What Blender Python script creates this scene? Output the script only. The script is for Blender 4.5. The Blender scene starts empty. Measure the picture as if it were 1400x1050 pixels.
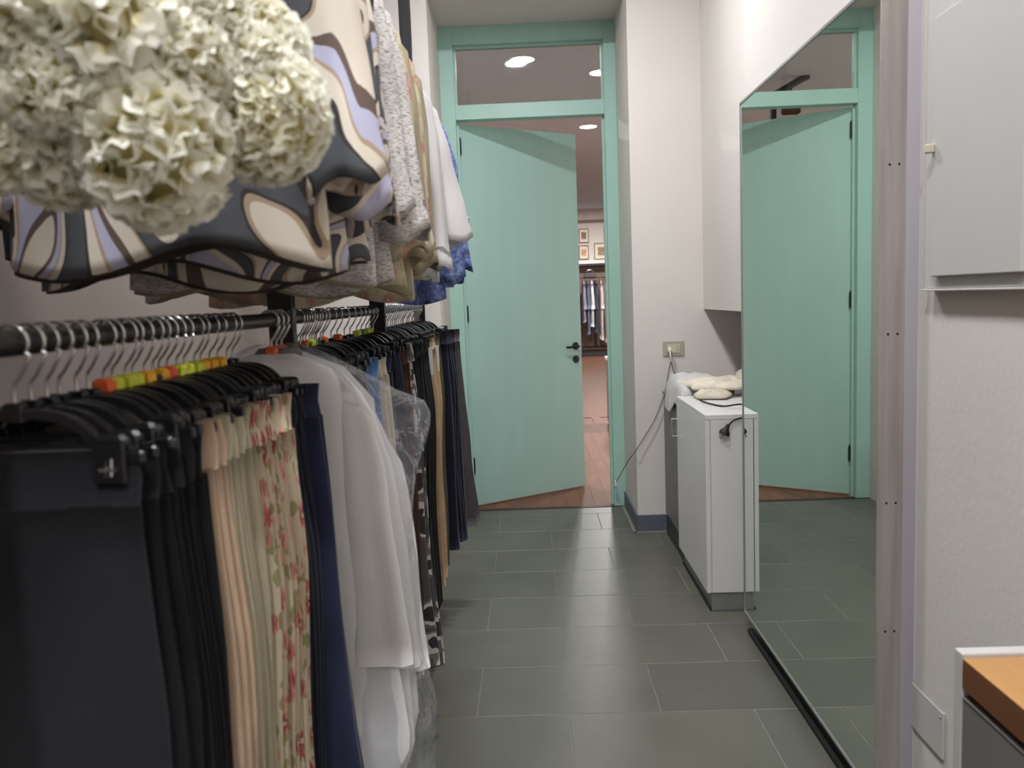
import bpy, math, random
from mathutils import Vector, Matrix
PI = math.pi
random.seed(7)
SC = bpy.context.scene
COL = SC.collection

# ---------------------------------------------------------------- camera
def make_camera():
    f, pitch, yaw, roll, h = 1115.7, .1047, -.0225, -.0386, 1.35
    F = Vector((math.sin(yaw)*math.cos(pitch), math.cos(yaw)*math.cos(pitch), -math.sin(pitch)))
    r = Vector((math.cos(yaw), -math.sin(yaw), 0)); u = r.cross(F)
    c, s = math.cos(roll), math.sin(roll)
    r2, u2 = c*r + s*u, -s*r + c*u
    cam = bpy.data.cameras.new('camera'); o = bpy.data.objects.new('camera', cam); COL.objects.link(o)
    M = Matrix((r2, u2, -F)).transposed().to_4x4(); M.translation = (0, 0, h)
    o.matrix_world = M
    cam.sensor_fit = 'HORIZONTAL'; cam.sensor_width = 36; cam.lens = 36*f/1400
    cam.clip_start = .05; cam.clip_end = 60
    cam.dof.use_dof = True; cam.dof.focus_distance = 3.2; cam.dof.aperture_fstop = 5.5
    SC.camera = o
make_camera()
# ---------------------------------------------------------------- world, light, exposure
w = bpy.data.worlds.new('world'); SC.world = w; w.use_nodes = True
w.node_tree.nodes['Background'].inputs[0].default_value = (.8, .85, .9, 1)
w.node_tree.nodes['Background'].inputs[1].default_value = .02
SC.view_settings.view_transform = 'Standard'; SC.view_settings.look = 'None'
SC.view_settings.gamma = 1; SC.view_settings.use_curve_mapping = False
SC.view_settings.exposure = 0.0
def ceiling_lamp(x, y, z, p, size=.16, color=(.955, .975, 1), spread=180):
    l = bpy.data.lights.new('ceiling_light', 'AREA'); l.shape = 'DISK'; l.size = size; l.energy = p; l.color = color
    l.spread = math.radians(spread)
    o = bpy.data.objects.new('ceiling_light_source', l); COL.objects.link(o); o.location = (x, y, z)
CEIL = 3.3
for x, y, p in ((-.02, 3.40, 40), (.05, 1.7, 20), (-.12, .2, 37), (-.15, -.95, 32)):
    ceiling_lamp(x, y, CEIL-.03, p, .17)
for x, y, p in ((.78, 9.75, 20), (.03, 6.95, 10), (.72, 7.45, 7), (1.4, 13.5, 60), (-2.4, 8.0, 170), (3.2, 9.0, 160), (1.5, 17.0, 100)):
    ceiling_lamp(x, y, CEIL-.03, p, .18, (1, .965, .94))

# ---------------------------------------------------------------- helpers
def lin(c):
    return tuple(((v/255)/12.92 if v/255 <= .04045 else ((v/255+.055)/1.055)**2.4) for v in c)
def tag(o, label=None, cat=None, group=None, kind=None):
    if label: o['label'] = label
    if cat: o['category'] = cat
    if group: o['group'] = group
    if kind: o['kind'] = kind
    return o
def empty(name, loc, label=None, cat=None, group=None, rz=0, kind=None):
    o = bpy.data.objects.new(name, None); COL.objects.link(o); o.location = loc; o.rotation_euler = (0, 0, rz)
    o.empty_display_size = .05
    return tag(o, label, cat, group, kind)
class MB:
    def __init__(s): s.v = []; s.f = []; s.m = []; s.att = None
    def add(s, vs, fs, mi=0):
        b = len(s.v); s.v += [tuple(x) for x in vs]; s.f += [tuple(b+i for i in f) for f in fs]; s.m += [mi]*len(fs)
    def box(s, a, b, mi=0, M=None):
        x0, y0, z0 = a; x1, y1, z1 = b
        vs = [Vector(p) for p in ((x0,y0,z0),(x1,y0,z0),(x1,y1,z0),(x0,y1,z0),(x0,y0,z1),(x1,y0,z1),(x1,y1,z1),(x0,y1,z1))]
        if M is not None: vs = [M @ p for p in vs]
        s.add(vs, ((0,3,2,1),(4,5,6,7),(0,1,5,4),(1,2,6,5),(2,3,7,6),(3,0,4,7)), mi)
    def bbox(s, a, b, e=.003, mi=0):
        # box with chamfered vertical and horizontal edges: stacked rings
        x0, y0, z0 = a; x1, y1, z1 = b
        def ring(z, i):
            j = e
            return [(x0+i+j, y0+i, z), (x1-i-j, y0+i, z), (x1-i, y0+i+j, z), (x1-i, y1-i-j, z), (x1-i-j, y1-i, z), (x0+i+j, y1-i, z), (x0+i, y1-i-j, z), (x0+i, y0+i+j, z)]
        vs = ring(z0, e)+ring(z0+e, 0)+ring(z1-e, 0)+ring(z1, e)
        fs = [tuple(range(7, -1, -1)), tuple(range(24, 32))]
        for k in range(3):
            for i in range(8):
                fs.append((k*8+i, k*8+(i+1) % 8, k*8+8+(i+1) % 8, k*8+8+i))
        s.add(vs, fs, mi)
    def tube(s, pts, r, n=8, mi=0, cap=True):
        pts = [Vector(p) for p in pts]; vs = []; fs = []
        up = Vector((0, 1, 0)); N = len(pts)
        t0 = (pts[1]-pts[0]).normalized()
        if abs(t0.dot(up)) > .9: up = Vector((1, 0, 0))
        a = t0.cross(up).normalized()
        for i, p in enumerate(pts):
            t = (pts[min(i+1, N-1)]-pts[max(i-1, 0)]).normalized()
            a = (a - t*a.dot(t)).normalized(); b = t.cross(a)
            rr = r[i] if isinstance(r, (list, tuple)) else r
            for k in range(n):
                th = 2*PI*k/n; vs.append(p+(a*math.cos(th)+b*math.sin(th))*rr)
        for i in range(N-1):
            for k in range(n):
                fs.append((i*n+k, i*n+(k+1) % n, (i+1)*n+(k+1) % n, (i+1)*n+k))
        if cap: fs += [tuple(range(n-1, -1, -1)), tuple((N-1)*n+k for k in range(n))]
        s.add(vs, fs, mi)
    def cyl(s, p0, p1, r, n=16, mi=0): s.tube([p0, p1], r, n, mi)
    def lathe(s, prof, n=24, mi=0, M=None):
        vs = []; fs = []
        for r, z in prof:
            for k in range(n):
                p = Vector((r*math.cos(2*PI*k/n), r*math.sin(2*PI*k/n), z)); vs.append(M @ p if M is not None else p)
        for i in range(len(prof)-1):
            for k in range(n): fs.append((i*n+k, i*n+(k+1) % n, (i+1)*n+(k+1) % n, (i+1)*n+k))
        s.add(vs, fs, mi)
    def mesh(s, name, mats, smooth=False):
        me = bpy.data.meshes.new(name); me.from_pydata(s.v, [], s.f)
        for m in (mats if isinstance(mats, (list, tuple)) else [mats]): me.materials.append(m)
        if len(set(s.m)) > 1:
            me.polygons.foreach_set('material_index', s.m)
        if smooth:
            me.polygons.foreach_set('use_smooth', [True]*len(me.polygons))
            if smooth != 'full':
                try: me.set_sharp_from_angle(angle=math.radians(50))
                except Exception: pass
        me.update(); return me
    def build(s, name, mats, parent=None, smooth=False, loc=None):
        return put(name, s.mesh(name, mats, smooth), parent, loc)
def put(name, me, parent=None, loc=None, rot=None, scale=None):
    o = bpy.data.objects.new(name, me); COL.objects.link(o)
    if parent: o.parent = parent
    if loc: o.location = loc
    if rot: o.rotation_euler = rot
    if scale: o.scale = scale
    return o
def smoothpath(pts, sub=6):
    P = [Vector(p) for p in pts]; out = []
    for i in range(len(P)-1):
        p0 = P[max(i-1, 0)]; p1 = P[i]; p2 = P[i+1]; p3 = P[min(i+2, len(P)-1)]
        for k in range(sub):
            t = k/sub
            out.append(.5*((2*p1)+(-p0+p2)*t+(2*p0-5*p1+4*p2-p3)*t*t+(-p0+3*p1-3*p2+p3)*t**3))
    out.append(P[-1]); return out

# ---------------------------------------------------------------- materials
def newmat(name):
    m = bpy.data.materials.new(name); m.use_nodes = True
    nt = m.node_tree; return m, nt, nt.nodes['Principled BSDF']
def N(nt, typ, **kw):
    n = nt.nodes.new(typ)
    for k, v in kw.items():
        if k in n.inputs.keys(): n.inputs[k].default_value = v
        else: setattr(n, k, v)
    return n
def coords(nt, rand=True, scale=(1, 1, 1)):
    tc = N(nt, 'ShaderNodeTexCoord'); mp = N(nt, 'ShaderNodeMapping'); mp.inputs['Scale'].default_value = scale
    if rand:
        oi = N(nt, 'ShaderNodeObjectInfo'); ml = N(nt, 'ShaderNodeVectorMath', operation='SCALE')
        cx = N(nt, 'ShaderNodeCombineXYZ'); nt.links.new(oi.outputs['Random'], cx.inputs[0]); nt.links.new(oi.outputs['Random'], cx.inputs[2])
        nt.links.new(cx.outputs[0], ml.inputs[0]); ml.inputs['Scale'].default_value = 7.3
        ad = N(nt, 'ShaderNodeVectorMath', operation='ADD')
        nt.links.new(tc.outputs['Object'], ad.inputs[0]); nt.links.new(ml.outputs[0], ad.inputs[1]); nt.links.new(ad.outputs[0], mp.inputs[0])
    else: nt.links.new(tc.outputs['Object'], mp.inputs[0])
    return mp.outputs[0]
def mat(name, rgb, rough=.6, var=.06, vscale=6, bump=0, bscale=200, metal=0, spec=.5, aniso=(1, 1, 1), sheen=0, rand=True, tvar=0, coat=0):
    m, nt, b = newmat(name); c = lin(rgb)
    b.inputs['Roughness'].default_value = rough; b.inputs['Metallic'].default_value = metal
    b.inputs['Specular IOR Level'].default_value = spec
    if sheen: b.inputs['Sheen Weight'].default_value = sheen
    if coat: b.inputs['Coat Weight'].default_value = coat; b.inputs['Coat Roughness'].default_value = .08
    v = coords(nt, rand, aniso)
    n = N(nt, 'ShaderNodeTexNoise'); n.inputs['Scale'].default_value = vscale; n.inputs['Detail'].default_value = 4
    nt.links.new(v, n.inputs['Vector'])
    r = N(nt, 'ShaderNodeMapRange'); r.inputs['From Min'].default_value = .3; r.inputs['From Max'].default_value = .7
    r.inputs['To Min'].default_value = 1-var; r.inputs['To Max'].default_value = 1+var
    nt.links.new(n.outputs['Fac'], r.inputs[0])
    hs = N(nt, 'ShaderNodeHueSaturation'); hs.inputs['Color'].default_value = (*c, 1)
    src = r.outputs[0]
    if tvar:
        oi = N(nt, 'ShaderNodeObjectInfo'); r2 = N(nt, 'ShaderNodeMapRange'); r2.inputs['To Min'].default_value = 1-tvar; r2.inputs['To Max'].default_value = 1+tvar
        nt.links.new(oi.outputs['Random'], r2.inputs[0]); mu = N(nt, 'ShaderNodeMath', operation='MULTIPLY')
        nt.links.new(r2.outputs[0], mu.inputs[0]); nt.links.new(src, mu.inputs[1]); src = mu.outputs[0]
    nt.links.new(src, hs.inputs['Value']); nt.links.new(hs.outputs[0], b.inputs['Base Color'])
    if bump:
        n2 = N(nt, 'ShaderNodeTexNoise'); n2.inputs['Scale'].default_value = bscale; n2.inputs['Detail'].default_value = 3
        nt.links.new(v, n2.inputs['Vector'])
        bp = N(nt, 'ShaderNodeBump'); bp.inputs['Strength'].default_value = bump; bp.inputs['Distance'].default_value = .01
        nt.links.new(n2.outputs['Fac'], bp.inputs['Height']); nt.links.new(bp.outputs[0], b.inputs['Normal'])
    return m
def ramp(nt, fac, stops, interp='CONSTANT'):
    r = N(nt, 'ShaderNodeValToRGB'); r.color_ramp.interpolation = interp
    e = r.color_ramp.elements
    e[0].position = stops[0][0]; e[0].color = (*lin(stops[0][1]), 1)
    e[1].position = stops[1][0]; e[1].color = (*lin(stops[1][1]), 1)
    for p, c in stops[2:]:
        k = e.new(p); k.color = (*lin(c), 1)
    nt.links.new(fac, r.inputs[0]); return r.outputs[0]
def cloth(name, rgb, rough=.85, **kw):
    kw.setdefault('var', .12); kw.setdefault('vscale', 14); kw.setdefault('bump', .15); kw.setdefault('bscale', 350); kw.setdefault('spec', .2)
    return mat(name, rgb, rough, **kw)

M = {}
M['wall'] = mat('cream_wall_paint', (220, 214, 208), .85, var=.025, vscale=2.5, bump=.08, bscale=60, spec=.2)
M['wallL'] = mat('shaded_wall_paint', (150, 138, 131), .85, var=.04, vscale=1.5, bump=.05, bscale=50, spec=.2)  # dimness of the left wall darkened into its base colour
M['ceil'] = mat('white_ceiling_paint', (225, 222, 220), .9, var=.02)
M['ceilfar'] = mat('grey_ceiling_paint', (198, 208, 218), .9, var=.02)
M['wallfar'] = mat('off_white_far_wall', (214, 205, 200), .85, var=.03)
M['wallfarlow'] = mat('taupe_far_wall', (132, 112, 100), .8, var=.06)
M['teal'] = mat('mint_teal_paint', (166, 203, 191), .42, var=.035, vscale=3, bump=.03, bscale=30, aniso=(2, 2, .5), rand=False)
M['tealdoor'] = mat('mint_teal_door_paint', (172, 206, 198), .38, var=.03, vscale=3, bump=.04, bscale=40, aniso=(3, 3, .4), rand=False)
M['tile'] = mat('slate_floor_tile', (97, 96, 87), .36, var=.08, vscale=5, bump=.06, bscale=45, tvar=.07, spec=.45)
M['grout'] = mat('pale_grout', (132, 127, 118), .9, var=.15, vscale=20)
M['skirt'] = mat('slate_blue_skirting', (92, 98, 108), .5, var=.06)
M['plank'] = mat('red_brown_parquet', (124, 88, 70), .5, var=.14, vscale=5, aniso=(8, 1, 8), tvar=.07, spec=.22)
M['threshold'] = mat('dark_threshold', (62, 48, 40), .5)
M['steel'] = mat('brushed_steel', (168, 159, 154), .5, var=.22, vscale=3, metal=.25, bump=.05, bscale=120, aniso=(12, 12, .6), rand=False)
M['chrome'] = mat('chrome', (225, 225, 228), .16, var=.02, metal=1)
M['hook'] = mat('hook_steel', (200, 198, 196), .26, var=.03, metal=1)
M['alu'] = mat('aluminium_edge', (158, 158, 158), .35, var=.04, metal=.5)
M['blackmetal'] = mat('black_rack_metal', (26, 26, 28), .35, var=.05, spec=.5)
M['blackplastic'] = mat('black_hanger_plastic', (22, 22, 26), .28, var=.05, spec=.6)
M['blackrubber'] = mat('black_rubber', (18, 18, 19), .6, var=.05)
M['whitelam'] = mat('white_laminate', (226, 224, 222), .4, var=.015, spec=.4)
M['greylam'] = mat('grey_laminate', (122, 117, 117), .5, var=.03)
M['darkplinth'] = mat('dark_plinth', (58, 56, 60), .5, var=.05)
M['orangewood'] = mat('orange_beech_worktop', (186, 138, 84), .38, var=.08, vscale=4, aniso=(10, 1, 10), rand=False)
M['brownwood'] = mat('stained_front_edge', (112, 70, 42), .5, var=.08, vscale=4, aniso=(10, 1, 10), rand=False)
M['greydrawer'] = mat('grey_drawer_front', (118, 116, 112), .5, var=.03)
M['panelgrey'] = mat('light_grey_panel_paint', (200, 197, 194), .55, var=.02)
M['beigeplastic'] = mat('beige_plastic', (206, 200, 178), .4, var=.02)
M['socketplate'] = mat('grey_beige_socket_plate', (176, 168, 152), .45, var=.03)
M['whiteplastic'] = mat('white_plastic', (232, 228, 218), .35, var=.02)
M['cream'] = cloth('cream_canvas', (228, 218, 200), .9, bump=.5, bscale=90)
M['towel'] = cloth('white_towel', (232, 230, 228), .95, bump=1, bscale=220)
M['cord'] = mat('grey_cord', (126, 118, 108), .5)
M['screw'] = mat('dark_screw', (40, 38, 36), .4, metal=.5)
# garment cloths
M['black'] = cloth('black_cloth', (23, 23, 25), .8, sheen=.1)
M['charcoal'] = cloth('charcoal_cloth', (33, 34, 41), .8, sheen=.15)
M['navy'] = cloth('navy_cloth', (37, 42, 70), .7, sheen=.2)
M['darknavy'] = cloth('dark_navy_cloth', (29, 31, 46), .75, sheen=.15)
M['beige'] = cloth('beige_cloth', (206, 180, 156), .8)
M['beige2'] = cloth('tan_cloth', (186, 156, 126), .8)
M['olive'] = cloth('light_olive_satin', (184, 176, 152), .45, var=.2, vscale=6, aniso=(1, 1, .3), spec=.4)
M['olive2'] = cloth('dark_olive_cloth', (84, 80, 64), .7)
M['jeans'] = cloth('blue_denim', (92, 128, 182), .85, var=.25, vscale=25, aniso=(3, 3, .4))
M['ivory'] = cloth('ivory_cloth', (214, 204, 186), .8)
M['brown'] = cloth('dark_brown_cloth', (72, 52, 46), .8)
M['greybrown'] = cloth('grey_brown_cloth', (84, 78, 80), .8)
M['khaki'] = cloth('khaki_cloth', (164, 152, 130), .85)
M['lining'] = cloth('dark_lining', (66, 60, 56), .7)
def pattern_swirl():
    m, nt, b = newmat('swirl_print_satin'); b.inputs['Roughness'].default_value = .6; b.inputs['Specular IOR Level'].default_value = .3
    v = coords(nt, True, (1, 1, .8))
    n = N(nt, 'ShaderNodeTexNoise'); n.inputs['Scale'].default_value = 3.9; n.inputs['Detail'].default_value = .5; n.inputs['Distortion'].default_value = 1.5
    nt.links.new(v, n.inputs['Vector'])
    K = (222, 212, 198); Br = (104, 88, 80); G = (84, 86, 92); L = (188, 187, 212); D = (62, 56, 55); P = (176, 156, 134)
    c = ramp(nt, n.outputs['Fac'], [(0, L), (.27, Br), (.30, K), (.345, P), (.36, G), (.425, D), (.435, K), (.475, P), (.485, L), (.525, Br), (.55, K), (.60, P), (.612, D), (.62, G), (.68, K), (.72, L)])
    nt.links.new(c, b.inputs['Base Color']); return m
M['swirl'] = pattern_swirl()
def pattern_tweed():
    m, nt, b = newmat('grey_slub_tweed'); b.inputs['Roughness'].default_value = .9
    v = coords(nt, True, (120, 120, 420))
    n = N(nt, 'ShaderNodeTexNoise'); n.inputs['Scale'].default_value = 1; n.inputs['Detail'].default_value = 2
    nt.links.new(v, n.inputs['Vector'])
    c = ramp(nt, n.outputs['Fac'], [(.32, (136, 128, 124)), (.46, (190, 184, 180)), (.6, (214, 209, 207))], 'LINEAR')
    nt.links.new(c, b.inputs['Base Color'])
    bp = N(nt, 'ShaderNodeBump'); bp.inputs['Strength'].default_value = .12; bp.inputs['Distance'].default_value = .002
    nt.links.new(n.outputs['Fac'], bp.inputs['Height']); nt.links.new(bp.outputs[0], b.inputs['Normal']); return m
M['tweed'] = pattern_tweed()
def pattern_floral(name, base, green, pink, red):
    m, nt, b = newmat(name); b.inputs['Roughness'].default_value = .8
    v = coords(nt, True)
    def lay(prev, scale, thr, col, shift, petals=0):
        mp = N(nt, 'ShaderNodeMapping'); mp.inputs['Location'].default_value = (shift, shift*2, shift); nt.links.new(v, mp.inputs[0])
        vo = N(nt, 'ShaderNodeTexVoronoi'); vo.inputs['Scale'].default_value = scale; nt.links.new(mp.outputs[0], vo.inputs['Vector'])
        src = vo.outputs['Distance']
        if petals:
            w = N(nt, 'ShaderNodeTexWave', wave_type='BANDS'); w.inputs['Scale'].default_value = petals; w.inputs['Distortion'].default_value = 6
            nt.links.new(mp.outputs[0], w.inputs['Vector'])
            a = N(nt, 'ShaderNodeMath', operation='MULTIPLY_ADD'); nt.links.new(w.outputs['Fac'], a.inputs[0]); a.inputs[1].default_value = .25; nt.links.new(src, a.inputs[2]); src = a.outputs[0]
        ls = N(nt, 'ShaderNodeMath', operation='LESS_THAN'); nt.links.new(src, ls.inputs[0]); ls.inputs[1].default_value = thr
        mx = N(nt, 'ShaderNodeMix', data_type='RGBA'); nt.links.new(ls.outputs[0], mx.inputs[0])
        if prev is None: mx.inputs[6].default_value = (*lin(base), 1)
        else: nt.links.new(prev, mx.inputs[6])
        mx.inputs[7].default_value = (*lin(col), 1); return mx.outputs[2]
    c = lay(None, 34, .44, green, .3, 20); c = lay(c, 25, .50, pink, 1.7, 12); c = lay(c, 25, .42, red, 1.7, 70); c = lay(c, 25, .12, base, 1.7)
    nt.links.new(c, b.inputs['Base Color']); return m
M['floral'] = pattern_floral('pink_flower_print', (202, 188, 162), (150, 146, 104), (214, 156, 142), (158, 74, 74))
M['floral2'] = pattern_floral('faded_flower_print', (202, 190, 164), (184, 174, 144), (200, 168, 148), (186, 130, 118))
def pattern_spots():
    m, nt, b = newmat('grey_white_blot_print'); b.inputs['Roughness'].default_value = .8
    v = coords(nt, True)
    vo = N(nt, 'ShaderNodeTexVoronoi'); vo.inputs['Scale'].default_value = 12; nt.links.new(v, vo.inputs['Vector'])
    n = N(nt, 'ShaderNodeTexNoise'); n.inputs['Scale'].default_value = 14; nt.links.new(v, n.inputs['Vector'])
    a = N(nt, 'ShaderNodeMath', operation='MULTIPLY_ADD'); nt.links.new(n.outputs['Fac'], a.inputs[0]); a.inputs[1].default_value = .8; nt.links.new(vo.outputs['Distance'], a.inputs[2])
    c = ramp(nt, a.outputs[0], [(0, (50, 46, 48)), (.62, (56, 52, 55)), (.72, (206, 200, 196)), (.88, (112, 104, 104)), (1, (80, 76, 78))])
    nt.links.new(c, b.inputs['Base Color']); return m
M['spots'] = pattern_spots()
def sheer(name, rgb, alpha, lace=False, rough=.7):
    m, nt, b = newmat(name); b.inputs['Base Color'].default_value = (*lin(rgb), 1); b.inputs['Roughness'].default_value = rough
    b.inputs['Alpha'].default_value = alpha; b.inputs['Specular IOR Level'].default_value = .3
    if lace:
        v = coords(nt, True); vo = N(nt, 'ShaderNodeTexNoise'); vo.inputs['Scale'].default_value = 90; nt.links.new(v, vo.inputs['Vector'])
        c = ramp(nt, vo.outputs['Fac'], [(.3, (78, 96, 160)), (.5, rgb), (.62, (148, 160, 204))], 'LINEAR'); nt.links.new(c, b.inputs['Base Color'])
    return m
M['sheerwhite'] = sheer('sheer_white_chiffon', (218, 214, 214), .86)
M['gown'] = cloth('white_gown_cloth', (244, 243, 243), .7, var=.05, vscale=5, bump=.1)
M['lace'] = sheer('blue_lace', (112, 128, 186), .96, True)
def plastic_film():
    m, nt, b = newmat('clear_plastic_film'); nt.nodes.remove(b)
    out = nt.nodes['Material Output']
    tr = N(nt, 'ShaderNodeBsdfTransparent'); tr.inputs[0].default_value = (.985, .985, .99, 1)
    gl = N(nt, 'ShaderNodeBsdfGlossy'); gl.inputs['Roughness'].default_value = .16; gl.inputs[0].default_value = (.95, .95, 1, 1)
    df = N(nt, 'ShaderNodeBsdfDiffuse'); df.inputs[0].default_value = (.8, .82, .86, 1)
    v = coords(nt, False); n = N(nt, 'ShaderNodeTexNoise'); n.inputs['Scale'].default_value = 9; n.inputs['Detail'].default_value = 4; n.inputs['Distortion'].default_value = 1.2; nt.links.new(v, n.inputs['Vector'])
    bp = N(nt, 'ShaderNodeBump'); bp.inputs['Strength'].default_value = .9; bp.inputs['Distance'].default_value = .05
    nt.links.new(n.outputs['Fac'], bp.inputs['Height']); nt.links.new(bp.outputs[0], gl.inputs['Normal'])
    fr = N(nt, 'ShaderNodeLayerWeight'); fr.inputs[0].default_value = .35; nt.links.new(bp.outputs[0], fr.inputs['Normal'])
    m1 = N(nt, 'ShaderNodeMixShader'); m1.inputs[0].default_value = .09; nt.links.new(tr.outputs[0], m1.inputs[1]); nt.links.new(df.outputs[0], m1.inputs[2])
    k = N(nt, 'ShaderNodeMath', operation='MULTIPLY_ADD'); k.inputs[1].default_value = .34; k.inputs[2].default_value = .02; nt.links.new(fr.outputs['Fresnel'], k.inputs[0])
    m2 = N(nt, 'ShaderNodeMixShader'); nt.links.new(k.outputs[0], m2.inputs[0]); nt.links.new(m1.outputs[0], m2.inputs[1]); nt.links.new(gl.outputs[0], m2.inputs[2])
    nt.links.new(m2.outputs[0], out.inputs[0]); return m
M['film'] = plastic_film()
def glassm():
    m, nt, b = newmat('window_glass'); nt.nodes.remove(b); out = nt.nodes['Material Output']
    tr = N(nt, 'ShaderNodeBsdfTransparent'); tr.inputs[0].default_value = (.9, .93, .93, 1)
    gl = N(nt, 'ShaderNodeBsdfGlossy'); gl.inputs['Roughness'].default_value = .02
    fr = N(nt, 'ShaderNodeFresnel'); fr.inputs[0].default_value = 1.5
    m2 = N(nt, 'ShaderNodeMixShader'); nt.links.new(fr.outputs[0], m2.inputs[0]); nt.links.new(tr.outputs[0], m2.inputs[1]); nt.links.new(gl.outputs[0], m2.inputs[2])
    nt.links.new(m2.outputs[0], out.inputs[0]); return m
M['glass'] = glassm()
def mirrorm():
    m, nt, b = newmat('mirror_glass'); b.inputs['Metallic'].default_value = 1; b.inputs['Roughness'].default_value = .0
    b.inputs['Base Color'].default_value = (.80, .85, .79, 1); return m
M['mirror'] = mirrorm()
def emis(name, c, s):
    m, nt, b = newmat(name); b.inputs['Emission Color'].default_value = (*c, 1); b.inputs['Emission Strength'].default_value = s; return m
M['lamp'] = emis('lit_downlight', (1, .95, .9), 9)
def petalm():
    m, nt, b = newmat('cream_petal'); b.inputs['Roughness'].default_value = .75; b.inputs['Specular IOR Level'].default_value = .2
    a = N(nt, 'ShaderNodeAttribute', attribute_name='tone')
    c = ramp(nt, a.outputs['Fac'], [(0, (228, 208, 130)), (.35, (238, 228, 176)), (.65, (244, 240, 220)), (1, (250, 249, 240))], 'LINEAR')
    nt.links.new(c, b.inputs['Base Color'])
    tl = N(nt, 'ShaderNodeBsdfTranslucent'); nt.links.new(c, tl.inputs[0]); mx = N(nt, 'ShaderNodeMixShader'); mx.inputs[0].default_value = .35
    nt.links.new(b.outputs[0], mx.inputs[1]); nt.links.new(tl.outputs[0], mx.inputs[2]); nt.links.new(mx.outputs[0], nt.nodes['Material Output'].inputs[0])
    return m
M['petal'] = petalm()
M['stem'] = mat('green_stem', (96, 110, 70), .7)
for k, c in (('tagO', (236, 104, 56)), ('tagG', (206, 212, 60)), ('tagY', (240, 176, 36)), ('tagR', (226, 90, 62)), ('tagGr', (90, 140, 70)), ('tagW', (226, 224, 222))):
    M[k] = mat('size_tag_'+k, c, .4, var=.02)

# ---------------------------------------------------------------- structure
XL, XR = -1.34, .885          # corridor side walls
YD, YF = 4.56, 5.13           # end wall face, door frame face
def struct(name, mb, m, parent=None, smooth=False):
    return tag(mb.build(name, m, parent, smooth), kind=None if parent else 'structure')
# corridor floor: grout bed + slate tiles
b = MB(); b.box((XL-.1, -2.1, -.06), (1.6, YF, -.0014)); floor = struct('floor', b, M['grout'])
TW, TD = .598, .3495
def tile_mesh(w, d):
    t = MB(); g = .0014; t.bbox((g, g, -.012), (w-g, d-g, 0), .0012); return t.mesh('tile', M['tile'])
full = tile_mesh(TW, TD)
r0 = 2.526-13*TD
for r in range(22):
    y = r0+r*TD; even = (r-13) % 2 == 0
    xo = -.212 if even else .087
    x = xo-2*TW-(TW if xo > 0 else 0)
    while x < 1.5:
        w_ = TW; d_ = TD
        if y+d_ > YF-.01: d_ = YF-.012-y
        if d_ > .03:
            put('tile', full if d_ == TD else tile_mesh(TW, d_), floor, (x, y, random.uniform(-.0008, .0004)))
        x += TW
# threshold and parquet of the room beyond
b = MB(); b.box((-.4856, YF-.012, -.05), (.5859, YF+.03, .003)); struct('trim_1', b, M['threshold'])
b = MB(); b.box((-4, YF+.03, -.06), (4.5, 19, -.006)); b.add([(-4, 9.0, -.0005), (4.5, 9.0, -.0005), (4.5, 19, -.0005), (-4, 19, -.0005)], [(0, 1, 2, 3)])
floor2 = struct('floor_2', b, M['plank'])
PW, PL = .092, .78
def plank_mesh():
    t = MB(); t.bbox((.0003, .0003, -.01), (PW-.0003, PL-.0003, .001), .0004); return t.mesh('plank', M['plank'])
pm = plank_mesh()
for i in range(18):
    for j in range(5):
        put('plank', pm, floor2, (-.62+i*PW, YF+.03+j*PL-(.39 if i % 2 else 0)*(1 if j else 0), random.uniform(-.0004, .0004)))
# walls
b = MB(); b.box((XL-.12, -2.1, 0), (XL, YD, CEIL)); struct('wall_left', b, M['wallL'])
b = MB(); b.box((XR, -2.1, 0), (1.6, 3.335, CEIL)); struct('wall_right', b, M['wall'])
b = MB(); b.box((1.5, 3.335, 0), (1.6, YD, CEIL)); struct('wall_right_niche', b, M['wall'])
b = MB(); b.box((.975, 3.335, 1.25), (1.5, YD, CEIL)); struct('wall_right_upper', b, M['wall'])
b = MB(); b.box((XL-.12, -2.2, 0), (1.6, -2.1, CEIL)); struct('wall_back', b, M['wall'])
b = MB(); b.box((XL-.12, YD, 0), (-.4856, 5.21, CEIL)); b.box((.5859, YD, 0), (1.6, 5.21, CEIL)); b.box((-.4856, YD, 2.996), (.5859, 5.21, CEIL))
b.box((-4, 5.11, 0), (XL-.12, 5.21, CEIL)); b.box((1.6, 5.11, 0), (4.5, 5.21, CEIL)); struct('wall_end', b, M['wall'])
b = MB(); b.box((XL-.12, -2.2, CEIL), (1.6, 5.16, CEIL+.08)); struct('ceiling', b, M['ceil'])
b = MB(); b.box((-4, 5.16, CEIL), (4.5, 19.1, CEIL+.08)); struct('ceiling_2', b, M['ceilfar'])
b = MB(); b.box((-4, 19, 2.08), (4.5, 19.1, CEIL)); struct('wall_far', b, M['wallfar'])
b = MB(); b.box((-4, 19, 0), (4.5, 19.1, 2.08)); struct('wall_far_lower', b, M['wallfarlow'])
b = MB(); b.box((-4.1, 5.16, 0), (-4, 19.1, CEIL)); struct('wall_far_left', b, M['wallfar'])
b = MB(); b.box((4.5, 5.16, 0), (4.6, 19.1, CEIL)); struct('wall_far_right', b, M['wallfar'])
b = MB(); b.box((-4, 18.94, 3.0), (4.5, 19, 3.06)); struct('trim_2', b, M['wallfarlow'])
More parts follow.
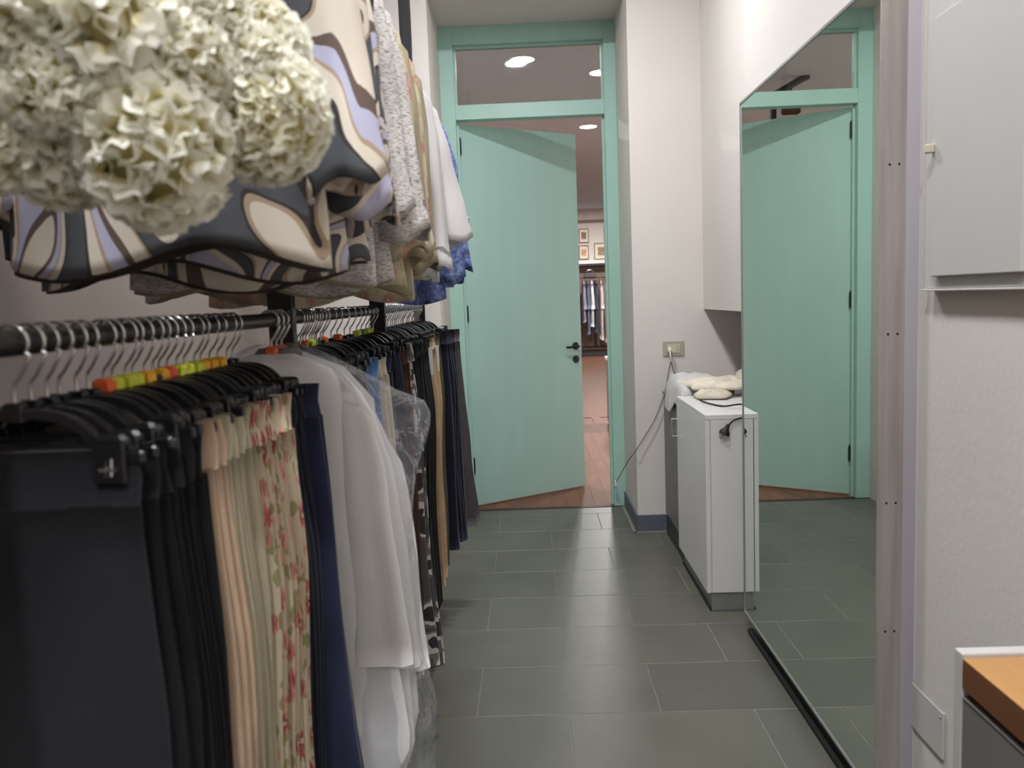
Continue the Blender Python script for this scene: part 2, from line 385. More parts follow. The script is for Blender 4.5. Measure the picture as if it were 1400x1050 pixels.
# skirting
b = MB(); b.bbox((.5859, YD-.012, 0), (1.5, YD, .095), .002); b.bbox((.574, YD-.012, 0), (.5859, YF-.002, .095), .002); struct('baseboard_end', b, M['skirt'])
b = MB(); b.box((.56, YD-.03, -.003), (1.5, YD-.012, .0015)); b.box((.556, YD-.03, -.003), (.574, YF-.002, .0015)); struct('trim_3', b, M['grout'])
b = MB(); b.bbox((XL, YD-.012, 0), (-.4856, YD, .095), .002); b.bbox((XL, -2.1, 0), (XL+.012, YD-.012, .095), .002); struct('baseboard_left', b, M['skirt'])
b = MB(); b.bbox((XR-.0035, 1.866, 0), (XR, 1.9355, CEIL-.001), .001); struct('wall_light_band', b, mat('lilac_light_band', (196, 192, 200), .7, var=.02))  # differently lit band of wall, put in as a thin tinted strip

# ---------------------------------------------------------------- door
dr = empty('door_1', (0, YF, 0), 'mint teal door frame with a glass transom, its plain leaf standing half open', None, kind='structure')
fx0, fx1, ox0, ox1 = -.4856, .5859, -.398, .512
fd = .085
b = MB(); b.bbox((fx0, 0, 0), (ox0, fd, 2.996), .002); b.bbox((ox1, 0, 0), (fx1, fd, 2.996), .002)
b.bbox((ox0, 0, 2.888), (ox1, fd, 2.996), .002); fr = b.build('door_frame', M['teal'], dr)
b = MB(); b.bbox((ox0, 0, 2.446), (ox1, fd, 2.532), .002); b.build('transom_bar', M['teal'], dr)
b = MB()
for a_, c_ in (((ox0, .035, 2.532), (ox0+.012, .07, 2.888)), ((ox1-.012, .035, 2.532), (ox1, .07, 2.888)), ((ox0+.012, .035, 2.532), (ox1-.012, .07, 2.542)), ((ox0+.012, .035, 2.872), (ox1-.012, .07, 2.888))): b.box(a_, c_)
b.build('glazing_bead', M['teal'], dr)
b = MB(); b.box((ox0+.012, .05, 2.542), (ox1-.012, .056, 2.872)); b.build('transom_pane', M['glass'], dr)
b = MB(); b.box((ox0, .05, 0), (ox0+.014, fd, 2.446)); b.box((ox1-.014, .05, 0), (ox1, fd, 2.446)); b.build('door_stop', M['teal'], dr)
ang = math.atan2(.5426, .84)
leaf = empty('door_2', (-.388, YF+.075, 0), 'plain mint teal door leaf swung away over the parquet', None, rz=ang, kind='structure')
b = MB(); b.bbox((.004, 0, .012), (.898, .042, 2.438), .002); b.build('leaf_panel', M['tealdoor'], leaf)
b = MB(); Mx = Matrix.Translation((.845, 0, 1.005)) @ Matrix.Rotation(PI/2, 4, 'X')
b.lathe([(0, .012), (.022, .012), (.026, .008), (.026, 0)], 20, 0, Mx)
b.build('handle_rose', M['blackmetal'], leaf, True)
b = MB(); b.tube(smoothpath([(.845, 0, 1.005), (.845, -.04, 1.005), (.835, -.052, 1.005), (.80, -.054, 1.004), (.76, -.052, 1.0), (.735, -.05, 1.003)], 4), [.009]*20+[.007], 10); b.build('door_handle', M['blackmetal'], leaf, True)
b = MB(); Mx = Matrix.Translation((.845, 0, .912)) @ Matrix.Rotation(PI/2, 4, 'X'); b.lathe([(0, .008), (.006, .008), (.008, .012), (.022, .012), (.025, .008), (.025, 0)], 20, 0, Mx); b.build('keyhole_rose', M['blackmetal'], leaf, True)
hg = MB(); hg.cyl((0, -.012, -.045), (0, -.012, .045), .008, 10); hg.cyl((0, -.012, .045), (0, -.012, .055), .005, 8); hg.cyl((0, -.012, -.055), (0, -.012, -.045), .005, 8); hm = hg.mesh('hinge', M['blackmetal'], True)
for z in (2.30, 1.26, .28): put('hinge', hm, leaf, (0, 0, z))

# ---------------------------------------------------------------- wall mirror
mr = empty('wall_mirror', (.824, 1.9365, .067), 'tall thin-edged wall mirror with steel side strip on the right wall', 'mirror')
Y0, Y1, Z0, Z1 = 0, 3.168-1.9365, 0, 1.977
b = MB(); b.box((.006, .002, Z0), (.061, Y1-.004, Z1-.004)); b.build('backing_box', M['greylam'], mr)
b = MB(); b.box((0, 0.002, Z0+.008), (.006, Y1-.008, Z1-.008)); b.build('mirror_glass', M['mirror'], mr)
b = MB(); b.box((-.003, Y1-.008, Z0), (.06, Y1, Z1)); b.box((-.003, 0, Z1-.008), (.06, Y1-.008, Z1)); b.box((-.003, 0, Z0), (.01, Y1-.008, Z0+.008)); b.build('edge_trim', M['alu'], mr)
b = MB(); b.bbox((-.003, -.004, -.06), (.0605, .002, CEIL-.067-.003), .001); b.build('steel_strip', M['steel'], mr)
sc = MB(); sc.lathe([(0, .0015), (.0022, .0015), (.003, 0)], 10, 0, Matrix.Rotation(PI/2, 4, 'X')); scm = sc.mesh('screw', M['screw'], True)
for z in (1.555, 1.165, .76, .44, 1.95):
    for x in (.019, .041): put('screw', scm, mr, (x, -.004, z))
b = MB(); b.bbox((.822, 1.9, .001), (.84, 3.12, .02), .003); b.build('gap_shadow_strip', M['blackrubber'])  # shadow in the gap under the mirror, built as a black strip
tag(bpy.data.objects['gap_shadow_strip'], 'black strip standing for the shadowed gap beneath the mirror', 'strip')

# ---------------------------------------------------------------- electrical panel, cover, desk
ep = empty('electrical_panel', (XR, 1.80, 1.335), 'light grey metal electrical panel on the right wall beside the mirror', 'panel')
b = MB(); b.bbox((-.022, -.50, 0), (0, 0, .62), .002); b.build('panel_frame', M['panelgrey'], ep)
b = MB(); b.bbox((-.034, -.366, .026), (-.0225, -.048, .55), .002); b.build('panel_door', M['panelgrey'], ep)
b = MB(); b.bbox((-.050, -.062, .280), (-.0345, -.044, .298), .002); b.build('latch', M['beigeplastic'], ep)
b = MB(); b.bbox((-.027, -.505, -.004), (0, .003, 0), .001); b.build('bottom_lip', M['panelgrey'], ep)
cv = empty('access_cover', (XR, 1.80, .30), 'small flat white cover plate low on the right wall', 'cover')
b = MB(); b.bbox((-.006, -.078, -.002), (0, .072, .108), .002); b.build('plate', M['panelgrey'], cv)
b = MB(); b.cyl((-.008, -.066, .094), (-.005, -.066, .094), .003, 10); b.build('screw', M['socketplate'], cv, True)
dk = empty('desk', (.62, 1.185, 0), 'grey drawer desk with orange wood top at the bottom right', 'desk')
b = MB(); b.bbox((0, -.022, 0), (.26, 0, .805), .0015); b.build('end_panel', M['panelgrey'], dk)
b = MB(); b.bbox((0, -1.5, .752), (.26, -.0225, .799), .001); o = b.build('worktop', [M['orangewood'], M['brownwood']], dk)
for p in o.data.polygons:
    if abs(p.normal.z) < .5: p.material_index = 1
b = MB(); b.bbox((.004, -1.498, .03), (.26, -.024, .742), .002); b.build('carcass', M['darkplinth'], dk)
for k, (za, zb) in enumerate(((.50, .743), (.26, .494), (.04, .254))):
    b = MB(); b.bbox((0, -1.49, za), (.0035, -.026, zb-.004), .0008); d_ = b.build('drawer', M['greydrawer'], dk)
    b = MB(); b.bbox((-.0015, -1.49, zb-.0035), (.0035, -.026, zb), .0006); b.build('edge_strip', M['chrome'], d_)
b = MB(); b.bbox((0, -1.52, 0), (.26, -1.501, .805), .0015); b.build('end_panel', M['whitelam'], dk)

# ---------------------------------------------------------------- cabinets and what lies on them
cb = empty('white_cabinet', (.715, 3.345, 0), 'white laminate low cabinet beside the mirror edge', 'cabinet')
cw, cd = .585, .65
b = MB(); b.box((.02, .006, .085), (cw, cd, .82)); b.build('body', M['whitelam'], cb)
b = MB(); b.bbox((0, 0, .82), (cw, cd, .84), .001); b.build('top_board', M['whitelam'], cb)
b = MB(); b.bbox((.022, 0, .082), (cw, .006, .8185), .001); b.build('side_panel', M['whitelam'], cb)
b = MB(); b.bbox((0, .0, .082), (.018, cd-.002, .8185), .001); dd = b.build('door', M['whitelam'], cb)
b = MB(); b.tube(smoothpath([(0, cd-.05, .735), (-.028, cd-.05, .735), (-.034, cd-.05, .728), (-.034, cd-.05, .66), (-.028, cd-.05, .652), (0, cd-.05, .652)], 4), .0035, 8); b.build('handle', M['chrome'], dd, True)
b = MB(); b.bbox((.02, .012, 0), (cw, cd-.02, .082), .001); b.build('plinth', M['alu'], cb)
b = MB(); b.bbox((.012, .012, 0), (.02, cd-.02, .008), .001); b.build('rubber_seal', M['blackrubber'], cb)
gc = empty('grey_cabinet', (.735, 4.0, 0), 'grey cabinet with dark plinth between the white cabinet and end wall', 'cabinet')
b = MB(); b.bbox((0, .004, .12), (.6, .5, .79), .002); b.build('body', M['greylam'], gc)
b = MB(); b.bbox((.004, .006, 0), (.6, .5, .12), .002); b.build('plinth', M['darkplinth'], gc)
b = MB(); b.bbox((-.006, .0, .79), (.6, .5, .808), .002); b.build('top_board', M['greylam'], gc)
def blob(name, m, loc, size, seed, label, cat, crumple=.25, rz=0, sag=None, flat=.5):
    rnd = random.Random(seed); n1, n2 = 40, 20; mb = MB(); vs = []; fs = []
    ph = [rnd.uniform(0, 6.28) for _ in range(14)]
    for j in range(n2+1):
        v_ = PI*j/n2-PI/2
        for i in range(n1):
            u_ = 2*PI*i/n1
            x, y, z = math.cos(u_)*math.cos(v_), math.sin(u_)*math.cos(v_), math.sin(v_)
            x = math.copysign(abs(x)**.7, x); y = math.copysign(abs(y)**.7, y)
            d = 0
            for q in range(6):
                fq = 2+q*1.6
                d += math.sin(fq*x+ph[q])*math.cos(fq*y*1.3+ph[q+6])/(1+q*.6)
            d = d*crumple*.5
            zz = z*(1+d) if z > 0 else z*flat
            e = 1+.10*math.sin(5*u_+ph[12])+.05*math.sin(11*u_+ph[13])
            X, Y, Z = x*e*size[0], y*e*size[1], (zz+flat)*size[2]
            if sag and X < sag[0]: Z -= (sag[0]-X)*sag[1]; X = sag[0]+(X-sag[0])*.35
            vs.append((X, Y, max(Z, 0) if not sag else Z))
    for j in range(n2):
        for i in range(n1): fs.append((j*n1+i, j*n1+(i+1) % n1, (j+1)*n1+(i+1) % n1, (j+1)*n1+i))
    mb.add(vs, fs); o = mb.build(name, m, None, 'full', loc); o.rotation_euler = (0, 0, rz); return tag(o, label, cat)
blob('white_towel', M['towel'], (.84, 4.22, .808), (.18, .22, .07), 3, 'fluffy white towel hanging over the edge of the grey cabinet', 'towel', .5, sag=(-.10, 1.1))
blob('canvas_bag', M['cream'], (.95, 4.02, .868), (.19, .15, .036), 5, 'crumpled cream canvas bag lying on the cabinets', 'bag', .9, .3)
blob('folded_cloth', cloth('beige_towel', (206, 194, 178), .95, bump=.6, bscale=150), (1.13, 4.06, .868), (.10, .17, .055), 9, 'folded beige cloth on the cabinet below the wall recess', 'cloth', .5)
blob('cream_pouch', M['ivory'], (.86, 3.86, .841), (.085, .07, .026), 11, 'small cream pouch at the front of the canvas bag', 'pouch', .9, -.2)
# black power cord
pc = empty('power_cord', (.84, 3.35, .84), 'black power cord with plug hanging over the white cabinet front', 'cord')
b = MB(); b.tube(smoothpath([(-.06, .40, .008), (-.04, .30, .006), (.00, .20, .006), (.05, .14, .02), (.075, .09, .022), (.07, .05, .006), (.055, -.004, .006), (.035, -.016, -.010), (-.01, -.022, -.022), (-.035, -.024, -.042)], 6), .0038, 8); b.build('cable', M['blackrubber'], pc, True)
b = MB(); Mx = Matrix.Translation((-.034, -.024, -.038)) @ Matrix.Rotation(math.radians(205), 4, 'Y')
b.lathe([(0, 0), (.007, 0), (.009, .014), (.014, .024), (.022, .034), (.022, .046), (0, .046)], 14, 0, Mx); pg = b.build('plug', M['blackrubber'], pc, True)
for s in (-1, 1):
    b = MB(); b.cyl(Mx @ Vector((s*.0095, 0, .046)), Mx @ Vector((s*.0095, 0, .066)), .003, 8); b.build('pin', M['chrome'], pg, True)
# socket, plug and lead
so = empty('wall_socket', (.8035, YD, 1.037), 'grey beige wall socket plate on the end wall', 'socket')
b = MB(); b.bbox((-.0585, -.008, -.041), (.0585, 0, .041), .002); b.build('plate', M['socketplate'], so)
b = MB(); b.bbox((-.034, -.011, -.024), (-.012, -.008, .024), .001); b.bbox((-.011, -.011, -.024), (.011, -.008, .024), .001); b.bbox((.012, -.011, -.024), (.034, -.008, .024), .001); b.build('module', M['beigeplastic'], so)
b = MB()
for z in (-.012, 0, .012): b.cyl((.023, -.0118, z), (.023, -.0105, z), .0028, 8)
b.build('socket_hole', M['screw'], so)
ld = empty('white_lead', (.78, YD-.02, 1.03), 'thin lead plugged into the wall socket and trailing to the door frame', 'cord')
b = MB(); b.bbox((-.013, -.036, -.013), (.006, .008, .016), .004); b.tube(smoothpath([(-.004, -.03, -.006), (-.003, -.04, -.03), (0, -.03, -.06)], 4), .005, 8); b.build('plug', M['whiteplastic'], ld, True)
b = MB(); b.tube(smoothpath([(0, -.03, -.055), (-.012, -.012, -.13), (-.035, -.008, -.24), (-.09, -.01, -.38), (-.165, -.012, -.50), (-.205, .0, -.565), (-.222, .2, -.66), (-.24, .42, -.78), (-.262, .53, -.86)], 6), .0028, 7); b.build('cable', M['cord'], ld, True)
b = MB(); b.tube(smoothpath([(0, -.03, -.055), (.012, -.015, -.10), (.03, -.01, -.15), (.04, -.03, -.19)], 5), .0028, 7); b.build('cable', M['cord'], ld, True)
b = MB(); b.bbox((-.272, .52, -.885), (-.258, .545, -.85), .003); b.build('clip', M['whiteplastic'], ld)

# ---------------------------------------------------------------- the clothes rack
RX, RZ, UZ = -.471, 1.327, 2.06
UY = (.56, 1.562, 2.566, 3.56)
rk = empty('clothes_rack', (RX, 1.56, 0), 'black wall-to-ceiling clothes rack with two levels of rails', 'rack')
b = MB()
b.bbox((-.024, -.012, 0), (.024, .012, CEIL-.002), .002)
um = b.mesh('upright', M['blackmetal'])
sl = MB()
for k in range(52): sl.box((.0235, -.003, .25+k*.05), (.0246, .003, .27+k*.05))
slm = sl.mesh('slot_row', M['screw'])
for y in UY:
    u_ = put('upright', um, rk, (0, y-1.56, 0)); s_ = put('slot_row', slm, u_); s_['kind'] = 'stuff'
for z in (RZ, UZ):
    for i in range(3):
        b = MB(); b.cyl((0, UY[i]+.012-1.56, z), (0, UY[i+1]-.012-1.56, z), .0125, 20); b.build('rail', M['blackmetal'], rk, True)
    for y in UY:
        b = MB(); b.bbox((-.02, -.018, -.02), (.02, .018, .02), .003); b.build('rail_socket', M['blackmetal'], rk, False, (0, y-1.56, z))

# hanger meshes -------------------------------------------------
def hook_path(stem=-.06):
    pts = []
    for k in range(13):
        a = math.radians(205-k*20); pts.append((.0165*math.cos(a), 0, .0165*math.sin(a)))
    pts += [(.0175, 0, -.012), (.006, 0, -.032), (0, 0, -.040), (0, 0, stem)]
    return pts
b = MB(); b.tube(smoothpath(hook_path(), 2), .0018, 8); HOOK = b.mesh('hook', M['hook'], True)
b = MB(); b.tube(smoothpath(hook_path(), 2), .0030, 8); HOOKW = b.mesh('hook', mat('pale_hook', (205, 204, 198), .35, metal=.6), True)
def strap(mb, pts, w, t):
    P = smoothpath(pts, 4); vs = []; fs = []
    for i, p in enumerate(P):
        tn = (P[min(i+1, len(P)-1)]-P[max(i-1, 0)]).normalized(); nn = Vector((-tn.z, 0, tn.x))
        for a, c in ((-1, -1), (1, -1), (1, 1), (-1, 1)): vs.append(p+Vector((0, a*w/2, 0))+nn*c*t/2)
    for i in range(len(P)-1):
        for k in range(4): fs.append((i*4+k, i*4+(k+1) % 4, i*4+4+(k+1) % 4, i*4+4+k))
    fs += [(3, 2, 1, 0), tuple(len(P)*4-4+k for k in range(4))]
    mb.add(vs, fs)
b = MB(); b.bbox((-.010, -.006, -.074), (.010, .006, -.055), .002)
for s in (-1, 1): strap(b, [(0, 0, -.066), (s*.03, 0, -.066), (s*.055, 0, -.074), (s*.075, 0, -.092), (s*.085, 0, -.104)], .011, .009)
b.bbox((-.118, -.0045, -.112), (.118, .0045, -.100), .002)
FRAME = b.mesh('hanger_frame', M['blackplastic'])
b = MB(); b.bbox((-.015, -.0085, -.019), (.015, -.004, .020), .002); b.bbox((-.015, .004, -.019), (.015, .0085, .020), .002); b.cyl((-.013, 0, .006), (.013, 0, .006), .006, 10); b.bbox((-.016, -.0075, .014), (.016, .0075, .027), .004)
CLIP = b.mesh('clip', M['blackplastic'])
b = MB(); b.cyl((-.008, -.0095, -.004), (.008, -.0095, -.004), .0022, 8); b.cyl((-.0025, -.0105, -.010), (-.0025, -.0085, .004), .0015, 6); b.cyl((.0025, -.0105, -.010), (.0025, -.0085, .006), .0015, 6); SPRING = b.mesh('spring', M['chrome'])
def tagmesh(m):
    b = MB(); b.bbox((-.0115, -.0085, -.066), (.0115, .0085, -.048), .004); return b.mesh('size_tag', m)
TAGS = {k: tagmesh(M['tag'+k]) for k in ('O', 'G', 'Y', 'R', 'Gr')}
ORD = ['first', 'second', 'third', 'fourth', 'fifth', 'sixth', 'seventh', 'eighth', 'ninth', 'tenth', 'eleventh', 'twelfth', 'thirteenth', 'fourteenth', 'fifteenth', 'sixteenth', 'seventeenth', 'eighteenth', 'nineteenth', 'twentieth', 'twenty-first', 'twenty-second', 'twenty-third', 'twenty-fourth', 'twenty-fifth', 'twenty-sixth', 'twenty-seventh', 'twenty-eighth', 'twenty-ninth', 'thirtieth']
TAGW = {'O': 'orange', 'G': 'lime', 'Y': 'amber', 'R': 'red-orange', 'Gr': 'green', None: ''}
def clip_hanger(y, rail, idx, tg=None, cx=.088, rz=None, hook=None):
    lab = 'black clip hanger%s, %s from the front on the %s lower rail' % (' with %s tag' % TAGW[tg] if tg else '', ORD[idx], rail)
    e = empty('clip_hanger', (RX, y, RZ), lab, 'hanger', 'clip hangers on the %s lower rail' % rail, rz if rz is not None else random.uniform(-.12, .12))
    e.rotation_euler.y = random.uniform(-.04, .04)
    put('hook', hook or HOOK, e); put('hanger_frame', FRAME, e)
    for s in (-1, 1):
        c = put('clip', CLIP, e, (s*cx, 0, -.112)); put('spring', SPRING, c)
    if tg: put('size_tag', TAGS[tg], e)['label'] = TAGW[tg]+' size tag'
    return e

# garment lofts --------------------------------------------------
def sp(v, e): return math.copysign(abs(v)**e, v)
def interp(levels, m):
    out = []; zt, zb = levels[0][0], levels[-1][0]
    for k in range(m):
        z = zt+(zb-zt)*k/(m-1)
        for a, c in zip(levels, levels[1:]):
            if a[0] >= z >= c[0]-1e-9:
                t = (a[0]-z)/max(a[0]-c[0], 1e-9); t2 = t*t*(3-2*t)*.5+t*.5
                out.append((z,)+tuple(a[i]+(c[i]-a[i])*t2 for i in range(1, 4))); break
    return out
def loft(mb, levels, n=28, m=16, amp=.004, k1=55, k2=120, ph=0, hemvar=.0, cap=True, edge=.75, lip=False, mi=0, yo=0, grow=1):
    L = interp(levels, m); H = L[0][0]-L[-1][0]; vs = []; fs = []
    for z, cx, hw, hd in L:
        q = (L[0][0]-z)/H; a = amp*(1-grow+grow*(.15+.85*q))
        for i in range(n):
            t = 2*PI*i/n; x = hw*sp(math.cos(t), .85); y = hd*sp(math.sin(t), edge)
            w_ = math.sin(k1*x+ph+1.1*q)+.5*math.sin(k2*x+ph*2.3-1.7*q)
            zz = z+(hemvar*q**4*math.sin(17*x+ph) if hemvar else 0)
            vs.append((cx+x+.003*math.sin(9*q+ph), yo+y+a*w_, zz))
    for j in range(len(L)-1):
        for i in range(n): fs.append((j*n+i, (j+1)*n+i, (j+1)*n+(i+1) % n, j*n+(i+1) % n))
    base = len(L)*n
    if lip:
        last = vs[-n:]; cx = L[-1][1]
        for sc_, dz in ((.93, .001), (.9, .05)):
            vs += [((p[0]-cx)*sc_+cx, (p[1]-yo)*.72+yo, p[2]+dz) for p in last]
        r1 = len(L)-1
        for j in (r1, r1+1):
            for i in range(n): fs.append((j*n+i, (j+1)*n+i, (j+1)*n+(i+1) % n, j*n+(i+1) % n))
        fs.append(tuple((r1+2)*n+i for i in range(n)))
    elif cap: fs.append(tuple((len(L)-1)*n+i for i in range(n)))
    fs.append(tuple(range(n-1, -1, -1)))
    mb.add(vs, fs, mi)
GT = RZ-.114      # waist height
def trousers(y, m, right, bottom, hem, label, group, name='trousers', wide=.0, thick=.0055, amp=.0035, tag_=False, knee=None, seed=None, k1=55, wide_front=None):
    """right = half width at the waist, hem = (half width at the hem); folded in half, both legs stacked"""
    ph = random.uniform(0, 6.28); group = group.replace('garments', m.name.replace('_', ' ')+' '+name)
    e = empty(name, (RX, y, GT), label, 'trousers' if name == 'trousers' else 'skirt', group)
    cxh = hem-right
    b = MB(); loft(b, [(0.014, 0, right, .007), (-.04, 0, right+.001, .0075)], 28, 3, .001, k1, 120, ph); b.build('waistband', m, e, 'full')
    zb = bottom-GT
    legs = 1 if name == 'skirt' else 2
    for i in range(legs):
        zz = zb+(random.uniform(-.012, .012) if i == 0 else random.uniform(.0, .02)); off = random.uniform(-.006, .003) if i else 0
        kw = right+.35*cxh+off
        b = MB(); loft(b, [(-.038, 0, right+off*.3, thick*.9), (-.25, 0, right+.012+off, thick), (-.55, cxh*.15, kw, thick*1.1), (zz, cxh*.3, right+cxh*.8+off, thick*1.25)], 32, 20, amp, k1, 130, ph+i*.6, yo=(-thick if i == 0 else thick) if legs == 2 else 0, lip=False, edge=.9, hemvar=.006)
        b.build('leg' if legs == 2 else 'skirt_panel', m, e, 'full')
    if tag_:
        b = MB(); b.box((right-.004, -.006, -.13), (right+.012, -.0045, -.03)); b.build('price_tag', M['tagW'], e)['label'] = 'white paper price tag'
    return e

# near bay, lower rail ------------------------------------------
YA = [.733, .758, .781, .806, .832, .855, .892, .911, .94, .957, .983, 1.01, 1.03, 1.053, 1.077, 1.102, 1.139, 1.159, 1.196, 1.225, 1.267, 1.292]
TG = [None]*6+['O', 'G', 'G', 'G', 'Y', None, 'Y', 'R', 'G', 'G', 'G', 'Y', 'Y', 'Y', None, None]
for i, y in enumerate(YA): clip_hanger(y, 'near', i, TG[i], rz=random.uniform(-.03, .03))
trousers(YA[0], M['charcoal'], .107, .20, .10, 'plain charcoal skirt hanging frontmost on the near lower rail', 'garments on the near lower rail', 'skirt', thick=.008, amp=.002)
for k in range(1, 6): trousers(YA[k], M['black'], .112+.001*k, .19+.01*(k % 3), .125, 'black trousers, %s pair behind the charcoal skirt on the near rail' % ORD[k-1], 'garments on the near lower rail')
for k in (6, 7): trousers(YA[k], M['beige'], .118+.002*(k-6), .22, .12, 'peach beige trousers, the %s pair of the near rail' % ('front' if k == 6 else 'rear'), 'garments on the near lower rail', amp=.0012, thick=.009 if k == 7 else .008)
for k in range(8, 12): trousers(YA[k], M['olive'], .117, .24, .12+.003*(k-8), 'pale olive satin trousers, %s pair behind the peach beige ones' % ORD[k-8], 'garments on the near lower rail', thick=.008, amp=.004, k1=45)
for k in range(12, 18): trousers(YA[k], M['floral'], .117+.0005*k, .24, .128, 'cream trousers with pink flower print, %s pair behind the olive ones' % ORD[k-12], 'garments on the near lower rail', thick=.0065, amp=.004, k1=90)
for k in range(18, 21): trousers(YA[k], M['darknavy'], .112, .24, .12, 'dark navy trousers, %s pair behind the flower print ones' % ORD[k-18], 'garments on the near lower rail')
trousers(YA[21], M['navy'], .133, .24, .19, 'wide navy trousers in front of the white gowns', 'garments on the near lower rail', thick=.010, amp=.009, k1=40)

# gowns in plastic, at the end of the near bay -----------------------
YG = [1.484, 1.516, 1.546]
def gown(y, i, tg):
    e = empty('shirt_hanger', (RX, y, RZ), 'black hanger with %s size tag and pale hook, %s of the gown hangers' % (TAGW[tg], ORD[i]), 'hanger', 'hangers of the bagged gowns')
    put('hook', HOOKW, e)
    b = MB()
    for s in (-1, 1): strap(b, [(0, 0, -.064), (s*.05, 0, -.085), (s*.09, 0, -.105), (s*.13, 0, -.135)], .010, .009)
    b.build('hanger_frame', M['blackplastic'], e); put('size_tag', TAGS[tg], e)['label'] = TAGW[tg]+' size tag'
    g = empty('gown', (RX, y, RZ), 'long white gown inside the clear plastic cover, %s from the front' % ORD[i], 'gown', 'white gowns in the plastic cover')
    ph = i*1.3+.4; b = MB(); o_ = .012*i
    loft(b, [(-.062, 0, .04, .010), (-.074, 0, .075, .013), (-.098, 0, .115+o_*.3, .014), (-.16, .0, .150+o_, .015), (-.33, .0, .165+o_, .013), (-.55, 0.01, .18+o_, .013), (-.80, .01, .205+o_*.5, .014), (-.93-.03*i, .0, .155, .012)], 48, 30, .006, 42, 95, ph, hemvar=.06, edge=.9)
    b.build('body', M['gown'], g, 'full')
    b = MB()
    loft(b, [(-.098, .105, .006, .004), (-.13, .125, .022, .009), (-.19, .142, .036, .012), (-.30, .155+o_, .045, .014), (-.52, .165+o_, .05, .013), (-.66-.02*i, .17+o_, .06, .014)], 20, 14, .004, 70, 150, ph, edge=.9)
    b.build('sleeve', M['gown'], g, 'full')
    b = MB()
    loft(b, [(-.098, -.105, .006, .004), (-.13, -.125, .022, .009), (-.19, -.142, .036, .012), (-.30, -.155-o_, .045, .014), (-.52, -.165-o_, .05, .013), (-.66, -.17-o_, .06, .014)], 20, 14, .004, 70, 150, ph, edge=.9)
    b.build('sleeve', M['gown'], g, 'full')
for i, y in enumerate(YG): gown(y, i, 'O')
cvr = empty('garment_bag', (RX, 1.516, RZ), 'clear plastic garment cover over the white gowns', 'garment bag')
def bagmesh():
    b = MB(); n, m = 72, 46
    L = interp([(-.045, 0, .04, .03), (-.060, 0, .085, .040), (-.09, .0, .14, .044), (-.13, .005, .20, .046), (-.165, .01, .262, .045), (-.19, .01, .268, .042), (-.30, .0, .252, .044), (-.42, .0, .236, .045), (-.6, .0, .245, .046), (-.8, .0, .262, .05), (-1.1, 0, .27, .05)], m)
    vs = []; fs = []
    for j, (z, cx, hw, hd) in enumerate(L):
        q = j/(m-1)
        for i in range(n):
            t = 2*PI*i/n; x = hw*sp(math.cos(t), .9); y = hd*sp(math.sin(t), .7)
            cr = math.sin(31*x+7*z)*.4+math.sin(53*z+13*x+2*math.sin(t))*.3+math.sin(71*x-29*z+t)*.3
            d = .006*cr*(.3+q)
            vs.append((cx+x*(1+.02*math.sin(23*z+t)), y*(1+.1*cr)+d, z+(.015*math.sin(40*x) if q > .9 else 0)))
    for j in range(m-1):
        for i in range(n): fs.append((j*n+i, (j+1)*n+i, (j+1)*n+(i+1) % n, j*n+(i+1) % n))
    b.add(vs, fs); return b
bagmesh().build('film', M['film'], cvr, 'full')
b = MB(); loft(b, [(-.052, 0, .035, .02), (-.075, 0, .055, .03), (-.088, 0, .066, .038), (-.13, 0, .10, .046)], 32, 8, .002, 60, 120, 1, cap=False)
b.build('shoulder_cape', cloth('grey_satin', (104, 102, 106), .4, spec=.5), cvr, 'full')['label'] = 'grey satin neck flap'

# middle and far bays, lower rail ------------------------------------
G2, G3 = 'garments on the middle lower rail', 'garments on the far lower rail'
mid = []
for k in range(8): mid.append((1.66+.021*k, 'black', .10+.001*k, .25, .125, 'black trousers, %s pair from the front on the middle rail' % ORD[k], {}))
mid += [(1.842, 'jeans', .115, .62, .13, 'light blue denim trousers, front pair on the middle rail', {'thick': .009, 'amp': .006}),
        (1.872, 'jeans', .120, .62, .13, 'light blue denim trousers, rear pair on the middle rail', {'thick': .009, 'amp': .006}),
        (1.94, 'ivory', .118, .40, .13, 'ivory trousers, front pair on the middle rail', {'thick': .009}),
        (2.0, 'ivory', .119, .40, .13, 'ivory trousers, rear pair on the middle rail', {'thick': .009}),
        (2.08, 'navy', .116, .35, .13, 'navy trousers just behind the ivory ones', {'thick': .01}),
        (2.16, 'darknavy', .118, .35, .13, 'dark navy trousers between two navy pairs', {'thick': .01}),
        (2.235, 'navy', .118, .35, .13, 'navy trousers just in front of the dark brown ones', {'thick': .01}),
        (2.30, 'brown', .119, .3, .13, 'dark brown trousers behind the navy ones', {'thick': .01}),
        (2.36, 'brown', .119, .3, .13, 'dark brown trousers in front of the blotch print ones', {'thick': .01}),
        (2.42, 'spots', .118, .22, .155, 'grey and white blotch print trousers, front pair', {'thick': .01}),
        (2.47, 'spots', .118, .20, .160, 'grey and white blotch print trousers, rear pair', {'thick': .01})]
mt = [None, None, 'O', None, 'G', 'Gr', None, None, None, 'O', None, 'O', None, None, 'G', 'Gr', 'G', 'G', None]
for i, (y, m_, r_, bt, hm_, lab, kw) in enumerate(mid):
    clip_hanger(y, 'middle', i, mt[i]); trousers(y, M[m_], r_, bt, hm_, lab, G2, **kw)
far = []
for k in range(9): far.append((2.61+.044*k, 'black', .108, .20+.004*k, .112, 'black trousers, %s pair from the front on the far rail' % ORD[k], {'tag_': k == 8, 'thick': .006}))
for k in range(3): far.append((3.02+.040*k, 'beige2', .116, .27, .118, 'tan trousers, %s pair on the far rail' % ORD[k], {'tag_': k == 2, 'thick': .009}))
